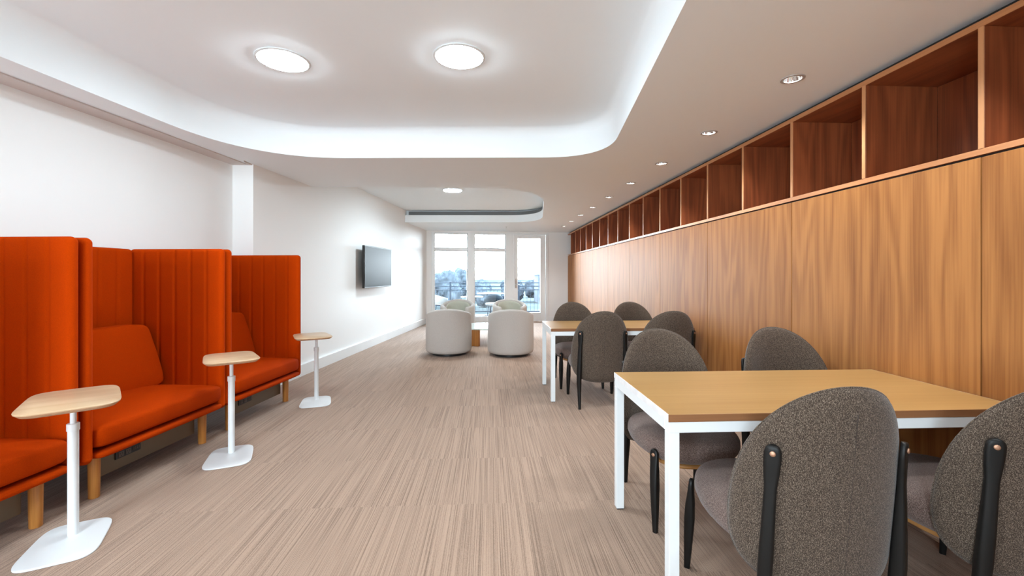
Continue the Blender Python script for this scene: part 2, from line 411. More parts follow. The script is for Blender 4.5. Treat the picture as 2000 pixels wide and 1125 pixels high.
# ------------------------------------------------------------------ open shelving above the panels
sh = empty('shelving_unit', (XR, 0, 1.815), 0, 'long row of open square wooden cubbies above the veneered wall', 'shelves')
ys0, ys1 = yb[0] - .0, 12.06
D = .46
def shp(name, x0, x1, y0, y1, z0, z1, m, par=sh, bev=.0008):
    cx, cy_, cz = (x0 + x1) / 2, (y0 + y1) / 2, (z0 + z1) / 2
    o = MB().box(x0 - cx, x1 - cx, y0 - cy_, y1 - cy_, z0 - cz, z1 - cz, bev, 1).build(name, m, par)
    o.location = (cx, cy_, cz); return o
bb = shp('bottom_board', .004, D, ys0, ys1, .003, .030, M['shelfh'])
o = shp('edge_band', 0, .004, ys0, ys1, .003, .030, M['edgeh']); 
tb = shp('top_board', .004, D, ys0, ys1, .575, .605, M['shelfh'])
o = shp('edge_band', 0, .004, ys0, ys1, .575, .605, M['edgeh'])
for k in range(len(yb) * 2):
    y0 = yb[0] + k * .61075
    if y0 > 12.0: break
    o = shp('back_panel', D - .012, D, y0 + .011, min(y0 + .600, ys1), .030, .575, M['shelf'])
for k in range(len(yb) * 2 + 1):
    y0 = yb[0] + k * .61075
    if y0 > 12.06: break
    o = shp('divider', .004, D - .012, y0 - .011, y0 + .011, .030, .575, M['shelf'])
    e = shp('edge_band', -.002, .004, y0 - .011, y0 + .011, .030, .575, M['edge'])
    e.parent = o; e.location = Vector((.001, y0, .3025)) - o.location
    e.matrix_parent_inverse = Matrix()
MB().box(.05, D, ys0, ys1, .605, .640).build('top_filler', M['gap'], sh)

# ------------------------------------------------------------------ end wall with windows and door
def W(x0, x1, y0, y1, z0, z1, bev=0):      # box in the end wall's own frame
    return MB().box(x0, x1, y0, y1, z0, z1, bev)
def onwall(o, off=(0, 0, 0)):
    o.location = WL + Vector(off); o.rotation_euler = (0, 0, WA); return o
b = MB()
b.box(-.3, .13, 0, .14, 0, 2.6); b.box(3.30, 4.6, 0, .14, 0, 2.6); b.box(.13, 3.30, 0, .14, 2.42, 2.6)
tag(onwall(b.build('wall_end', M['wall'])), kind='structure')
tag(onwall(MB().box(3.30, 3.87, -.014, 0, 0, .13, .003).build('baseboard_end', M['trim'])), kind='structure')
def window(n, x0, x1, g0, g1):
    r = empty('window_%d' % n, kind='structure'); onwall(r)
    b = MB()
    b.box(x0, g0, -.02, .10, .0, 2.42, .004); b.box(g1, x1, -.02, .10, .0, 2.42, .004)
    b.box(g0, g1, -.015, .10, 2.392, 2.42, .002); b.box(g0, g1, -.015, .10, 0, .14, .004)
    b.box(g0, g1, .0, .09, 1.935, 1.99, .004)
    b.build('window_frame', M['trim'], r)
    f = MB()
    for (z0, z1) in ((.14, 1.935), (1.99, 2.392)):
        f.box(g0, g0 + .022, .025, .07, z0, z1); f.box(g1 - .022, g1, .025, .07, z0, z1)
        f.box(g0 + .022, g1 - .022, .025, .07, z0, z0 + .022); f.box(g0 + .022, g1 - .022, .025, .07, z1 - .02, z1)
    f.build('glazing_bead', M['white'], r)
    MB().box(g0 + .02, g1 - .02, .044, .05, .16, 1.917).build('pane', M['glass'], r)
    MB().box(g0 + .02, g1 - .02, .044, .05, 2.01, 2.374).build('pane', M['glass'], r)
window(1, .13, 1.17, .20, 1.085)
window(2, 1.17, 2.31, 1.265, 2.115)
d = empty('door_1', kind='structure'); onwall(d)
b = MB(); b.box(2.31, 2.345, -.02, .1, 0, 2.42, .003); b.box(3.235, 3.30, -.03, .1, 0, 2.42, .003); b.box(2.345, 3.235, -.02, .1, 2.385, 2.42, .003)
b.build('door_frame', M['trim'], d)
b = MB(); b.box(2.35, 2.455, -.005, .05, .005, 2.38, .003); b.box(3.085, 3.23, -.005, .05, .005, 2.38, .003)
b.box(2.455, 3.085, -.005, .05, 2.285, 2.38, .003); b.box(2.455, 3.085, -.005, .05, .005, .245, .003)
lf = b.build('door_leaf', M['trim'], d)
MB().box(2.45, 3.09, .018, .026, .24, 2.29).build('pane', M['glass'], lf)
b = MB(); b.box(2.375, 2.42, -.012, -.004, .92, 1.14, .003); b.tube([(2.397, -.012, 1.02), (2.397, -.06, 1.02), (2.41, -.065, 1.02), (2.50, -.065, 1.02)], .009)
b.build('door_handle', M['steel'], d)
b = MB(); b.lathe([(.018, 0), (.018, .012)], n=20); V = [(2.397 + x, -.005 - z, 1.16 + y) for x, y, z in b.V]
b2 = MB(); b2.add(V, b.F); b2.build('door_lock', M['steel'], d)

# ------------------------------------------------------------------ ceiling lights
def disc_light(x, y, z, label, g='glow'):
    t = empty('ceiling_light', (x, y, z), 0, label, 'ceiling light', 'round ceiling lights')
    b = MB(); b.lathe([(.157, -.001), (.172, -.001), (.174, -.006), (.168, -.010), (.158, -.010), (.157, -.006)], n=64, caps=(False, False))
    flatshade(b.build('frame', M['white'], t))
    b = MB(); b.lathe([(.157, -.006), (.156, -.010), (.150, -.014), (.13, -.017), (.06, -.019), (.002, -.0195)], n=64, caps=(False, True))
    flatshade(b.build('diffuser', M[g], t)); return t
disc_light(-1.405, 3.054, ZU, 'round glowing ceiling light on the left of the near ceiling recess')
disc_light(-.199, 2.941, ZU, 'round glowing ceiling light on the right of the near ceiling recess')
disc_light(-.62, 7.47, ZU - .02, 'small-looking round ceiling light in the far ceiling recess', 'glow_far')
for (x, y) in ((-1.75, .35), (-.55, .25), (-2.0, -2.2), (-.85, -2.35)):  # extra discs out of view, added to brighten the room
    disc_light(x, y, ZU, 'added unseen round fill light in the recess behind the viewpoint, %s' % ('left front' if x == -1.75 else 'right front' if x == -.55 else 'left rear' if x == -2.0 else 'right rear'))

def make_down(x, y):
    t = empty('recessed_downlight', (x, y, ZC))
    b = MB(); b.lathe([(.050, .001), (.049, -.003), (.052, -.005), (.064, -.0045), (.0665, -.001)], n=40, caps=(False, False))
    flatshade(b.build('trim_ring', M['ring'], t))
    b = MB(); b.lathe([(.0495, .0), (.046, .02), (.038, .05), (.026, .072), (.022, .075)], n=48, caps=(False, True))
    flatshade(b.build('reflector', M['chrome'], t))
    b = MB(); b.lathe([(.017, .074), (.019, .06), (.016, .048), (.008, .042), (.001, .041)], n=24, caps=(True, True))
    flatshade(b.build('bulb', M['bulb'], t))
    l = bpy.data.lights.new('downlight_beam', 'SPOT'); l.energy = SPOT; l.spot_size = math.radians(120); l.spot_blend = .7; l.shadow_soft_size = .03
    l.color = (.86, .95, 1.0)
    lo = bpy.data.objects.new('downlight_beam', l); C.objects.link(lo); lo.parent = t; lo.location = (0, 0, -.012)
    return t
ords = ['nearest', 'second nearest', 'third nearest', 'fourth nearest', 'fifth nearest', 'sixth nearest', 'seventh nearest', 'eighth nearest', 'farthest']
d0 = make_down(1.825, 2.526)
for k in range(9):
    o = d0 if k == 0 else copy_tree(d0)
    o.location = (1.825 - .003 * k, 2.526 + .992 * k, ZC)
    tag(o, 'small recessed ceiling spotlight, %s of the row beside the wooden shelves' % ords[k], 'ceiling light', 'recessed spotlights along the wood wall')
for y in (1.53, .54):  # two more spots added out of frame for extra light
    o = copy_tree(d0); o.location = (1.825, y, ZC)
    tag(o, 'small added unseen fill spotlight %s the viewpoint beside the shelves' % ('just before' if y > 1 else 'right above'), 'ceiling light', 'recessed spotlights along the wood wall')
b = MB(); b.lathe([(.001, -.04), (.016, -.04), (.016, -.036), (.006, -.034), (.006, -.012), (.03, -.006), (.03, 0)], n=20)
o = flatshade(b.build('fire_sprinkler', M['white'])); o.location = (.42, 10.6, ZC)
tag(o, 'tiny white fire sprinkler on the ceiling before the windows', 'sprinkler')

# ------------------------------------------------------------------ wall television
ty0, ty1 = 7.33, 8.60
tm = (ty0 + ty1) / 2; ta = math.atan2(.1257, 1)
tv = empty('television', (lwx(tm) + .001, tm, 1.06), -ta, 'black flat screen television on a bracket on the white left wall', 'television')
hl = (ty1 - ty0) / math.cos(ta) / 2
MB().box(.095, .135, -hl, hl, 0, .715, .006).build('casing', M['tvframe'], tv)
MB().box(.1352, .137, -hl + .012, hl - .012, .016, .703, .0008, 1).build('screen', M['tv'], tv)
MB().box(0, .02, -.2, .2, .2, .52, .003).box(.02, .095, -.1, -.06, .25, .47, .003).box(.02, .095, .06, .10, .25, .47, .003).build('wall_bracket', M['black'], tv)

# ------------------------------------------------------------------ work tables
def work_table(x0, x1, y0, y1, label):
    t = empty('table', (x0, y0, 0), 0, label, 'table', 'white-legged work tables')
    Lx, Ly = x1 - x0, y1 - y0
    cx, cy_ = Lx / 2, Ly / 2
    o = MB().box(-cx + .002, cx - .002, -cy_ + .003, cy_ - .003, 0, .029, .001, 1).build('tabletop', M['oak'], t); o.location = (cx, cy_, .711)
    MB().box(-cx, cx, -.0015, .0015, .0, .0285).build('front_band', M['oakband'], o).location = (0, -cy_ + .0015, 0)
    MB().box(-cx, cx, -.0015, .0015, .0, .0285).build('back_band', M['oakband'], o).location = (0, cy_ - .0015, 0)
    for s in (-1, 1):
        MB().box(-.001, .001, -cy_ + .003, cy_ - .003, .0, .0285).build('end_band', M['endband'], o).location = (s * (cx - .001), 0, 0)
    b = MB(); W_ = .044
    for a, c in ((.002, W_), (Ly - W_, Ly - .002)): b.box(.002, Lx - .002, a, c, .668, .711, .0015, 1)
    for a, c in ((.002, W_), (Lx - W_, Lx - .002)): b.box(a, c, W_ + .0005, Ly - W_ - .0005, .668, .711, .0015, 1)
    b.build('frame', M['white'], t)
    for px in (.002, Lx - W_):
        for py in (.002, Ly - W_):
            l = MB().box(px, px + .042, py, py + .042, .006, .668, .0015, 1).build('leg', M['white'], t)
            MB().box(px + .003, px + .039, py + .003, py + .039, 0, .006).build('foot_glide', M['black'], l)
    return t
work_table(.693, 2.188, 1.646, 2.383, 'large pale wood table with white square legs in the right foreground')
work_table(.622, 2.100, 4.344, 5.080, 'pale wood table with white square legs further back by the wood wall')

# ------------------------------------------------------------------ upholstered side chairs
R0 = .335
def arc(s, z, off):
    """s along the curved back, z up, off outward from the middle surface"""
    th = s / R0
    rec = -(z - .45) * .10
    r = R0 + off
    return (r * math.sin(th), R0 - r * math.cos(th) + rec + .03, z)
def make_chair():
    t = empty('dining_chair')
    # backrest: a thick padded shell, domed at the top, full at seat height, drawn in at the bottom
    NP, NR = 72, 16
    def outline(ph):
        c, s = math.cos(ph), math.sin(ph)
        if s >= 0: return .328 * sp(c, .97), .49 + .447 * sp(s, .97)
        return .328 * sp(c, .68), .49 + .235 * sp(s, .78)
    V = []; F = []
    for side in (1, -1):
        for i in range(NR + 1):
            k = math.sin(i / NR * PI / 2)
            th = .033 * (1 - k ** 7) ** .5 if k < 1 else 0
            for j in range(NP):
                s_, z_ = outline(2 * PI * j / NP)
                V.append(arc(s_ * k, .49 + (z_ - .49) * k, side * th))
    n1 = (NR + 1) * NP
    for sd in (0, 1):
        for i in range(NR):
            for j in range(NP):
                k = (j + 1) % NP
                F.append((sd * n1 + i * NP + j, sd * n1 + i * NP + k, sd * n1 + (i + 1) * NP + k, sd * n1 + (i + 1) * NP + j))
    bm = bmesh.new(); vv = [bm.verts.new(p) for p in V]
    for f in F:
        bm.faces.new([vv[i] for i in f])
    bmesh.ops.remove_doubles(bm, verts=bm.verts, dist=1e-5); bm.verts.index_update()
    br = mobj('backrest', [v.co[:] for v in bm.verts], [[v.index for v in f.verts] for f in bm.faces], M['tweed'], t); bm.free()
    b = MB(); b.tube([arc(0, z / 100, .0325) for z in range(30, 90, 4)], .0013, 5); b.build('seam', M['seam'], br, True)
    b = MB(); pts = []
    for j in range(NP + 1):
        s_, z_ = outline(2 * PI * j / NP); pts.append(arc(s_ * 1.0, .49 + (z_ - .49) * 1.0, .002))
    b.tube(pts, .0035, 6); b.build('piping', M['tweed'], br, True)
    # seat: deep rounded cushion undercut towards the bottom
    def sf(x, y, z):
        k = 1 - .22 * max(0, -z / .085) ** 1.5
        cr = 1 - .10 * max(0, (y / .29))          # slightly narrower front
        return (x * k * cr, y * (1 - .14 * max(0, -z / .085) ** 1.5), z + .010 * max(0, y / .29) ** 2)
    V, F = superq(.272, .292, .085, .55, .72, 64, 28, sf, (0, .345, .388))
    mobj('seat', V, F, M['seat'], t)
    V, F = superq(.19, .21, .018, .5, .75, 48, 12, None, (0, .345, .306))
    mobj('seat_base', V, F, M['shell'], t)
    def leg(path, ang, name='leg', zt=.745):
        """path: (z, width, depth, x, y) with the wide face turned towards angle ang"""
        b = MB(); rings = []
        tx, ty = math.cos(ang), math.sin(ang); nx, ny = math.sin(ang), -math.cos(ang)
        for z, wd, dp, x, y in path:
            r = []
            for j in range(12):
                a = 2 * PI * (j + .5) / 12
                u = sp(math.cos(a), .45) * wd / 2; v = sp(math.sin(a), .45) * dp / 2
                r.append((x + tx * u + nx * v, y + ty * u + ny * v, z))
            rings.append(r)
        b.loft(rings); l = flatshade(b.build(name, M['blackwood'], t), 50)
        return l, (tx, ty, nx, ny)
    def bolt(l, x, y, z, n, par):
        b = MB(); ring = []
        for rr, d in ((.0085, 0), (.0085, .003), (.007, .0042), (.002, .0046)):
            ring.append([(x + n[0] * math.cos(2 * PI * j / 20) * rr + n[2] * d, y + n[1] * math.cos(2 * PI * j / 20) * rr + n[3] * d, z + math.sin(2 * PI * j / 20) * rr) for j in range(20)])
        b.loft(ring); flatshade(b.build('bolt', M['copper'], l))
    for s in (-1, 1):
        sx = .205
        ang = s * sx / R0
        off = .033 + .009
        top = []
        for z, wd, dp in ((.748, .010, .012), (.745, .026, .016), (.738, .040, .018), (.725, .049, .018), (.70, .050, .019), (.66, .046, .02), (.61, .036, .022), (.52, .038, .030), (.42, .042, .038), (.33, .043, .044), (.25, .040, .044)):
            x, y, _ = arc(s * sx, z, off + (dp - .018) * .5)
            top.append((z, wd, dp, x, y))
        xb, yb_ = top[-1][3], top[-1][4]
        for z, wd, dp in ((.15, .032, .032), (.05, .026, .026), (.0, .023, .023)):
            k = (.25 - z) / .25
            top.append((z, wd, dp, xb + (s * .222 - xb) * k, yb_ + (.045 - yb_) * k))
        l, n = leg(top, ang)
        x, y, _ = arc(s * sx, .722, off + .009); bolt(l, x, y, .722, n, br)
        # front leg, on the flank of the seat near its front corner
        a2 = s * math.radians(128)
        pth = []
        for z, wd, dp in ((.402, .010, .012), (.399, .024, .016), (.392, .036, .018), (.38, .043, .019), (.362, .043, .021), (.33, .041, .027), (.29, .041, .036), (.22, .039, .041), (.12, .033, .034), (.0, .023, .023)):
            k = (.402 - z) / .402
            pth.append((z, wd, dp, s * (.232 + .006 * k), .545 + .03 * k))
        pth = [(z, wd, dp, x, y) for z, wd, dp, x, y in pth]
        l, n = leg(pth, a2)
        bolt(l, pth[3][3] + n[2] * .0095, pth[3][4] + n[3] * .0095, .376, n, None)
    return t
chair0 = make_chair()
spots = [
    (1.105, 1.29, 0, 'brown tweed chair seen from behind at the near table, left of the two'),
    (1.865, 1.31, 2, 'brown tweed chair seen from behind at the right edge, at the near table'),
    (1.065, 2.70, 180, 'brown tweed chair on the far side of the near table, by its open end'),
    (1.850, 2.74, 180, 'brown tweed chair on the far side of the near table, beside the wood wall'),
    (1.085, 4.06, 0, 'brown tweed chair on the near side of the far table, beside its white corner leg'),
    (1.752, 4.06, 0, 'brown tweed chair on the near side of the far table, beside the wood wall'),
    (1.045, 5.42, 180, 'dark brown chair on the far side of the far table, nearer the armchairs'),
    (1.775, 5.42, 180, 'dark brown chair on the far side of the far table, beside the wood wall'),
]
for i, (x, y, a, lab) in enumerate(spots):
    o = chair0 if i == 0 else copy_tree(chair0)
    o.location = (x, y, 0); o.rotation_euler = (0, 0, math.radians(a))
    tag(o, lab, 'chair', 'brown tweed chairs at the work tables')

# ------------------------------------------------------------------ high-backed booth sofas
SA = math.radians(83.7)
def channel_panel(n_ch, length, th, z0, z1, along='y'):
    """upholstered panel with vertical stitched channels; rounded ends and top"""
    h = length / 2; pts = []
    cw = length / n_ch
    def t_at(u):
        f = ((u + h) / cw) % 1.0; d_ = min(f, 1 - f) * cw
        g = .010 * math.exp(-(d_ / .008) ** 2) if (cw * .5 < u + h < length - cw * .5) else 0
        return th / 2 - g
    N = n_ch * 14; r = th / 2
    for k in range(N + 1):
        u = -h + r + (length - 2 * r) * k / N; pts.append((t_at(u), u))
    for k in range(1, 8):
        a = k * PI / 8; pts.append((r * math.cos(a), h - r + r * math.sin(a)))
    for k in range(N + 1):
        u = h - r - (length - 2 * r) * k / N; pts.append((-t_at(u), u))
    for k in range(1, 8):
        a = k * PI / 8; pts.append((-r * math.cos(a), -h + r - r * math.sin(a)))
    rings = []
    R = .03
    def ring(z, ky, kt): return [((x * kt), math.copysign(max(0, abs(y) - ky), y), z) for x, y in pts]
    for k in range(5):
        a = k / 4 * PI / 2; rings.append(ring(z0 + R - R * math.cos(a) if False else z0 + R * (1 - math.cos(a)) if False else z0 + R * (1 - math.cos(a)), R * (1 - math.sin(a)), .25 + .75 * math.sin(a)))
    for k in range(7): rings.append(ring(z0 + R + (z1 - z0 - 2 * R) * k / 6, 0, 1))
    for k in range(1, 7):
        a = k / 6 * PI / 2; rings.append(ring(z1 - R + R * math.sin(a), R * (1 - math.cos(a)), .12 + .88 * math.cos(a)))
    b = MB(); b.loft(rings)
    if along == 'x': b.V = [(y, x, z) for x, y, z in b.V]
    return b
def make_sofa():
    t = empty('booth_sofa')
    Lw, Dp, TH, H0, H1 = 1.083, .77, .056, .235, 1.485
    for s in (-1, 1):
        o = channel_panel(6, Dp, TH, H0, H1).build('side_screen', M['red'], t, True); o.location = (s * (Lw / 2 - TH / 2), 0, 0)
    o = channel_panel(7, Lw - 2 * TH - .004, TH, H0, H1 - .002, 'x').build('back_screen', M['red'], t, True); o.location = (0, Dp / 2 - TH / 2, 0)
    V, F = superq(Lw / 2 - TH - .001, .358, .030, .55, .10, 80, 16, None, (0, -.055, .267)); mobj('seat_frame', V, F, M['red'], t)
    def cf(x, y, z):
        c = (1 - (x / .47) ** 2) * (1 - (y / .37) ** 2)
        wr_ = .004 * math.sin(x * 23 + y * 9) * math.exp(-((y + .15) / .16) ** 2) * max(0, c)
        if z > 0: z = z * (1 + .62 * max(0, c)) + wr_
        y2 = y - .012 * (1 - (z / .08) ** 2) if y < -.25 else y
        return (x, y2, z)
    V, F = superq(Lw / 2 - TH - .003, .335, .070, .30, .12, 96, 30, cf, (0, -.062, .366)); s_ = mobj('seat_cushion', V, F, M['red'], t)
    # corner piping seam on the cushion
    # back cushion leaning on the screen
    def bf(x, y, z):
        k = 1 - .0 * z
        c = (1 - (x / .47) ** 2) * (1 - (z / .24) ** 2)
        y = y * (1 + .45 * max(0, c))
        yy = y + z * .30
        return (x * (1 - .02 * (z > 0)), yy, z)
    V, F = superq(.462, .062, .235, .20, .20, 88, 44, bf, (0, .165, .672)); mobj('back_cushion', V, F, M['red'], t)
    for sx in (-1, 1):
        for y in (-.385 + .095, .27):
            b = MB(); b.lathe([(.0245, 0), (.026, .003), (.0295, .262)], sx * .405, y, 24)
            flatshade(b.build('leg', M['leg'], t))
    p = MB().box(-.365, .365, -.262, -.244, .088, .238, .002).build('cable_panel', M['bronze'], t)
    MB().box(-.385, -.366, -.262, -.244, .088, .238, .002).build('panel_end', M['black'], p)
    q = MB().box(-.255, -.085, -.268, -.262, .150, .198, .002).build('power_outlet', M['black'], p)
    b = MB()
    for k in range(2):
        x = -.238 + k * .048
        b.box(x, x + .036, -.271, -.2685, .158, .190, .001, 1)
    for k in range(4):
        x = -.140 + k * .012; b.box(x, x + .007, -.271, -.2685, .166, .184)
    b.build('socket', M['socket'], q)
    b = MB()
    for k in range(2):
        x = -.238 + k * .048
        b.box(x + .008, x + .011, -.2718, -.271, .174, .184); b.box(x + .022, x + .025, -.2718, -.271, .174, .184); b.box(x + .014, x + .019, -.2718, -.271, .163, .168)
    b.build('socket_slots', M['black'], q)
    return t
sofa0 = make_sofa()
for i, (x, y, lab) in enumerate([
    (-2.634, 1.967, 'orange-red high-backed booth sofa cut by the left edge, nearest of the three'),
    (-2.513, 3.062, 'orange-red high-backed booth sofa in the middle, its power outlet showing below the seat'),
    (-2.393, 4.157, 'orange-red high-backed booth sofa farthest away, next to the wall corner')]):
    o = sofa0 if i == 0 else copy_tree(sofa0)
    o.location = (x, y, 0); o.rotation_euler = (0, 0, SA)
    tag(o, lab, 'sofa', 'orange-red booth sofas along the left wall')

# ------------------------------------------------------------------ small laptop tables
def rrect(hx, hy, e, skew, z, n=64, grow=0, c=(0, 0)):
    out = []
    for j in range(n):
        a = 2 * PI * j / n
        x = (hx + grow) * sp(math.cos(a), e); y = (hy + grow) * sp(math.sin(a), e)
        k = 1 - .06 * (y / hy)                         # one end a little wider
        out.append((c[0] + x * k + skew * y, c[1] + y, z))
    return out
def side_table(x, y, deg, zt, lab, off, tdeg, hx, hy):
    t = empty('side_table', (x, y, 0), math.radians(deg), lab, 'side table', 'small laptop tables before the sofas')
    b = MB(); bc = (0, -.065)
    b.loft([rrect(.138, .195, .42, 0, 0, grow=-.004, c=bc), rrect(.138, .195, .42, 0, .002, c=bc), rrect(.138, .195, .42, 0, .007, c=bc), rrect(.138, .195, .42, 0, .009, grow=-.003, c=bc)])
    flatshade(b.build('base_plate', M['white'], t), 30)
    b = MB(); b.lathe([(.021, .009), (.021, zt * .78)], 0, 0, 28); flatshade(b.build('lower_pole', M['white'], t))
    b = MB(); b.lathe([(.0235, zt * .78 - .028), (.0245, zt * .78 - .026), (.0245, zt * .78 + .006), (.021, zt * .78 + .008)], 0, 0, 28); flatshade(b.build('collar', M['white'], t))
    b = MB(); b.lathe([(.012, zt * .78 + .008), (.012, zt - .0225)], 0, 0, 20); flatshade(b.build('upper_pole', M['white'], t))
    b = MB(); tc_ = (0, 0)
    b.loft([rrect(hx, hy, .37, 0, zt, grow=0, c=tc_), rrect(hx, hy, .37, 0, zt - .003, grow=.003, c=tc_), rrect(hx, hy, .37, 0, zt - .007, grow=.002, c=tc_)], (True, False))
    tp = flatshade(b.build('tabletop', M['birch'], t), 50); a_ = math.radians(-deg); tp.location = (off[0] * math.cos(a_) - off[1] * math.sin(a_), off[0] * math.sin(a_) + off[1] * math.cos(a_), 0); tp.rotation_euler = (0, 0, math.radians(tdeg))
    b = MB(); b.loft([rrect(hx, hy, .37, 0, zt - .007, grow=.002, c=tc_), rrect(hx, hy, .37, 0, zt - .022, grow=-.012, c=tc_)], (False, True))
    flatshade(b.build('ply_edge', M['plyedge'], tp), 50)
    return t
side_table(-2.036, 2.245, 26, .700, 'small white pedestal table with pale birch top, nearest, in the left foreground', (.076, -.085), 12, .165, .228)
side_table(-1.842, 3.219, 22, .703, 'small white pedestal table with pale birch top before the middle sofa', (.020, -.044), 12, .158, .214)
side_table(-1.758, 4.540, 17, .685, 'small white pedestal table with pale birch top, farthest, beside the last sofa', (.015, -.15), 12, .160, .210)

# ------------------------------------------------------------------ round armchairs
def make_armchair():
    t = empty('swivel_armchair')
    RO = .365; TM = math.radians(142)
    rings = []
    n = 64
    for i in range(n + 1):
        th = -TM + 2 * TM * i / n
        h = .615 + .135 * ((1 + math.cos(th)) / 2) ** 1.7
        endk = min(1, (TM - abs(th)) / .16); endk = math.sqrt(max(0, 1 - (1 - endk) ** 2))
        T = .085 * (.35 + .65 * endk); mid = RO - .0425
        zb = .045
        prof = []
        h2 = h - .02 * (1 - endk)
        for k in range(9):       # rounded top from outer to inner
            a = k * PI / 8; prof.append((mid + T / 2 * math.cos(a), h2 - .04 + .04 * math.sin(a)))
        prof += [(mid - T / 2 - .005, h2 - .15), (mid - T / 2 - .02, .42), (mid - T / 2 - .02, .30), (mid - T / 2 - .02, zb + .02)]
        prof += [(mid - T * .3, zb - .002), (mid + T * .2, zb), (mid + T * .42, zb + .012), (mid + T / 2 + .004 * endk, zb + .05), (mid + T / 2 + .006 * endk, .30), (mid + T / 2 + .002 * endk, .55)]
        rings.append([(r * math.sin(th), -r * math.cos(th), z) for r, z in prof])
    b = MB(); b.loft(rings); b.build('shell', M['cream'], t, True)
    V, F = superq(.285, .275, .16, .25, .62, 56, 20, None, (0, .03, .22)); mobj('seat_base', V, F, M['cream'], t)
    V, F = superq(.265, .275, .055, .5, .62, 56, 16, None, (0, .045, .425)); mobj('seat_cushion', V, F, M['sage'], t)
    # inner back pad
    rings = []
    for i in range(33):
        th = math.radians(-78 + 156 * i / 32); e = math.sqrt(max(0, 1 - (abs(i - 16) / 16.0) ** 6)) if i not in (0, 32) else .05
        h = .60 + .125 * ((1 + math.cos(th)) / 2) ** 1.7; prof = []
        for k in range(16):
            a = 2 * PI * k / 16
            prof.append((.262 + .030 * e * sp(math.cos(a), .7), (.42 + h) / 2 + (h - .43) / 2 * e * sp(math.sin(a), .55)))
        rings.append([(r * math.sin(th), -r * math.cos(th), z) for r, z in prof])
    b = MB(); b.loft(rings); b.build('back_pad', M['sage'], t, True)
    b = MB(); b.lathe([(.27, 0), (.275, .004), (.275, .038), (.26, .046)], 0, 0, 48); flatshade(b.build('swivel_base', M['black'], t))
    return t
arm0 = make_armchair()
for i, (x, y, a, lab) in enumerate([
    (-.652, 7.135, 2, 'cream barrel armchair with its back to us, left of the front pair'),
    (.350, 7.010, -3, 'cream barrel armchair with its back to us, right of the front pair'),
    (-.665, 9.30, 176, 'cream armchair with sage inner back facing us, behind the left front armchair'),
    (.440, 9.28, 184, 'cream armchair with sage inner back facing us, behind the right front armchair')]):
    o = arm0 if i == 0 else copy_tree(arm0)
    o.location = (x, y, 0); o.rotation_euler = (0, 0, math.radians(a))
    tag(o, lab, 'armchair', 'round armchairs before the windows')

ct = empty('coffee_table', (-.10, 8.20, 0), 0, 'low round pale coffee table with wooden legs between the armchairs', 'coffee table')
b = MB(); b.lathe([(.47, .300), (.485, .306), (.485, .322), (.478, .330), (.02, .330)], 0, 0, 56); flatshade(b.build('tabletop', M['tglass'], ct))
for a in (245, 5, 125):
    a_ = math.radians(a); b = MB(); b.box(-.035, .035, -.085, .085, 0, .300, .003)
    o = b.build('leg', M['leg'] if a == 245 else M['leg'], ct); o.location = (.36 * math.cos(a_), .36 * math.sin(a_), 0); o.rotation_euler = (0, 0, a_)

# ------------------------------------------------------------------ balcony and the view beyond
tag(MB().box(-6, 8, 12.42, 14.45, -.12, -.02).build('balcony_floor', M['deck']), kind='structure')
tag(MB().box(-400, 400, 16, 900, -8.3, -8).build('ground', M['ground']), kind='structure')
tag(MB().box(-6, 8, 12.55, 14.4, -8, -.12).build('balcony_base', M['deck']), kind='structure')
vt = T2[1:]; i0 = next(i for i, p in enumerate(T2) if p[1] > 8.7)
seg = T2[i0:]
lv = MB(); V_ = []
o1 = insetring(T2, -.035)[i0:-1]; o2 = insetring(T2, -.055)[i0:-1]
o1.append((-1.80, o1[-1][1] + .11)); o2.append((-1.80, o2[-1][1] + .11))
lv.loft([[(p[0], p[1], z) for p in R_] for R_, z in ((o1, 2.622), (o1, 2.70), (o2, 2.70), (o2, 2.622), (o1, 2.622))], (False, False), closed=False)
o = lv.build('linear_air_vent', mat('grey_vent_metal', (.13, .14, .145), .5))
tag(o, 'long grey linear air vent in the back rim of the far ceiling recess', 'air vent')
rl = empty('balcony_railing', (0, 14.2, -.02), 0, 'slate grey metal balcony railing behind the windows', 'railing')
for x in (-4.2, -2.72, -1.244, -.549, .97, 2.45, 3.9):
    MB().box(x - .03, x + .03, -.03, .03, 0, 1.075, .004).build('post', M['rail'], rl)
for z in (1.045, .93, .815): MB().box(-4.6, 4.6, -.015, .015, z - .014, z + .014, .003).build('rail', M['rail'], rl)
MB().box(-4.6, 4.6, -.015, .015, .09, .13, .003).build('rail', M['rail'], rl)
pk = None
for k in range(44):
    x = -2.6 + k * .12
    if pk is None: pk = MB().box(-.004, .004, -.004, .004, .13, .80).build('picket', M['rail'], rl)
    o = pk if k == 0 else pk.copy()
    if k: C.objects.link(o)
    o.location = (x, 0, 0)

def patio_table(x, y, z, r, top, lab):
    t = empty('patio_table', (x, y, -.02), 0, lab, 'table', 'balcony tables')
    b = MB(); b.lathe([(r - .01, z - .01), (r, z - .006), (r, z + .016), (r - .004, z + .02), (.01, z + .02)], n=40); flatshade(b.build('tabletop', M[top], t))
    b = MB(); b.lathe([(.03, .02), (.03, z - .01)], n=16); flatshade(b.build('column', M['rail'], t))
    for a in (45, 135, 225, 315):
        a_ = math.radians(a); MB().tube([(.02 * math.cos(a_), .02 * math.sin(a_), .05), (.26 * math.cos(a_), .26 * math.sin(a_), .012)], [.02, .012]).build('foot', M['rail'], t)
        MB().tube([(.02 * math.cos(a_), .02 * math.sin(a_), z - .12), (.2 * math.cos(a_), .2 * math.sin(a_), z - .012)], [.014, .01]).build('brace', M['rail'], t)
    return t
patio_table(-.50, 12.85, .65, .33, 'cushion', 'round white-topped balcony table behind the window mullion')
patio_table(.05, 13.62, .72, .42, 'teak', 'long-looking pale pink balcony table top before the railing')
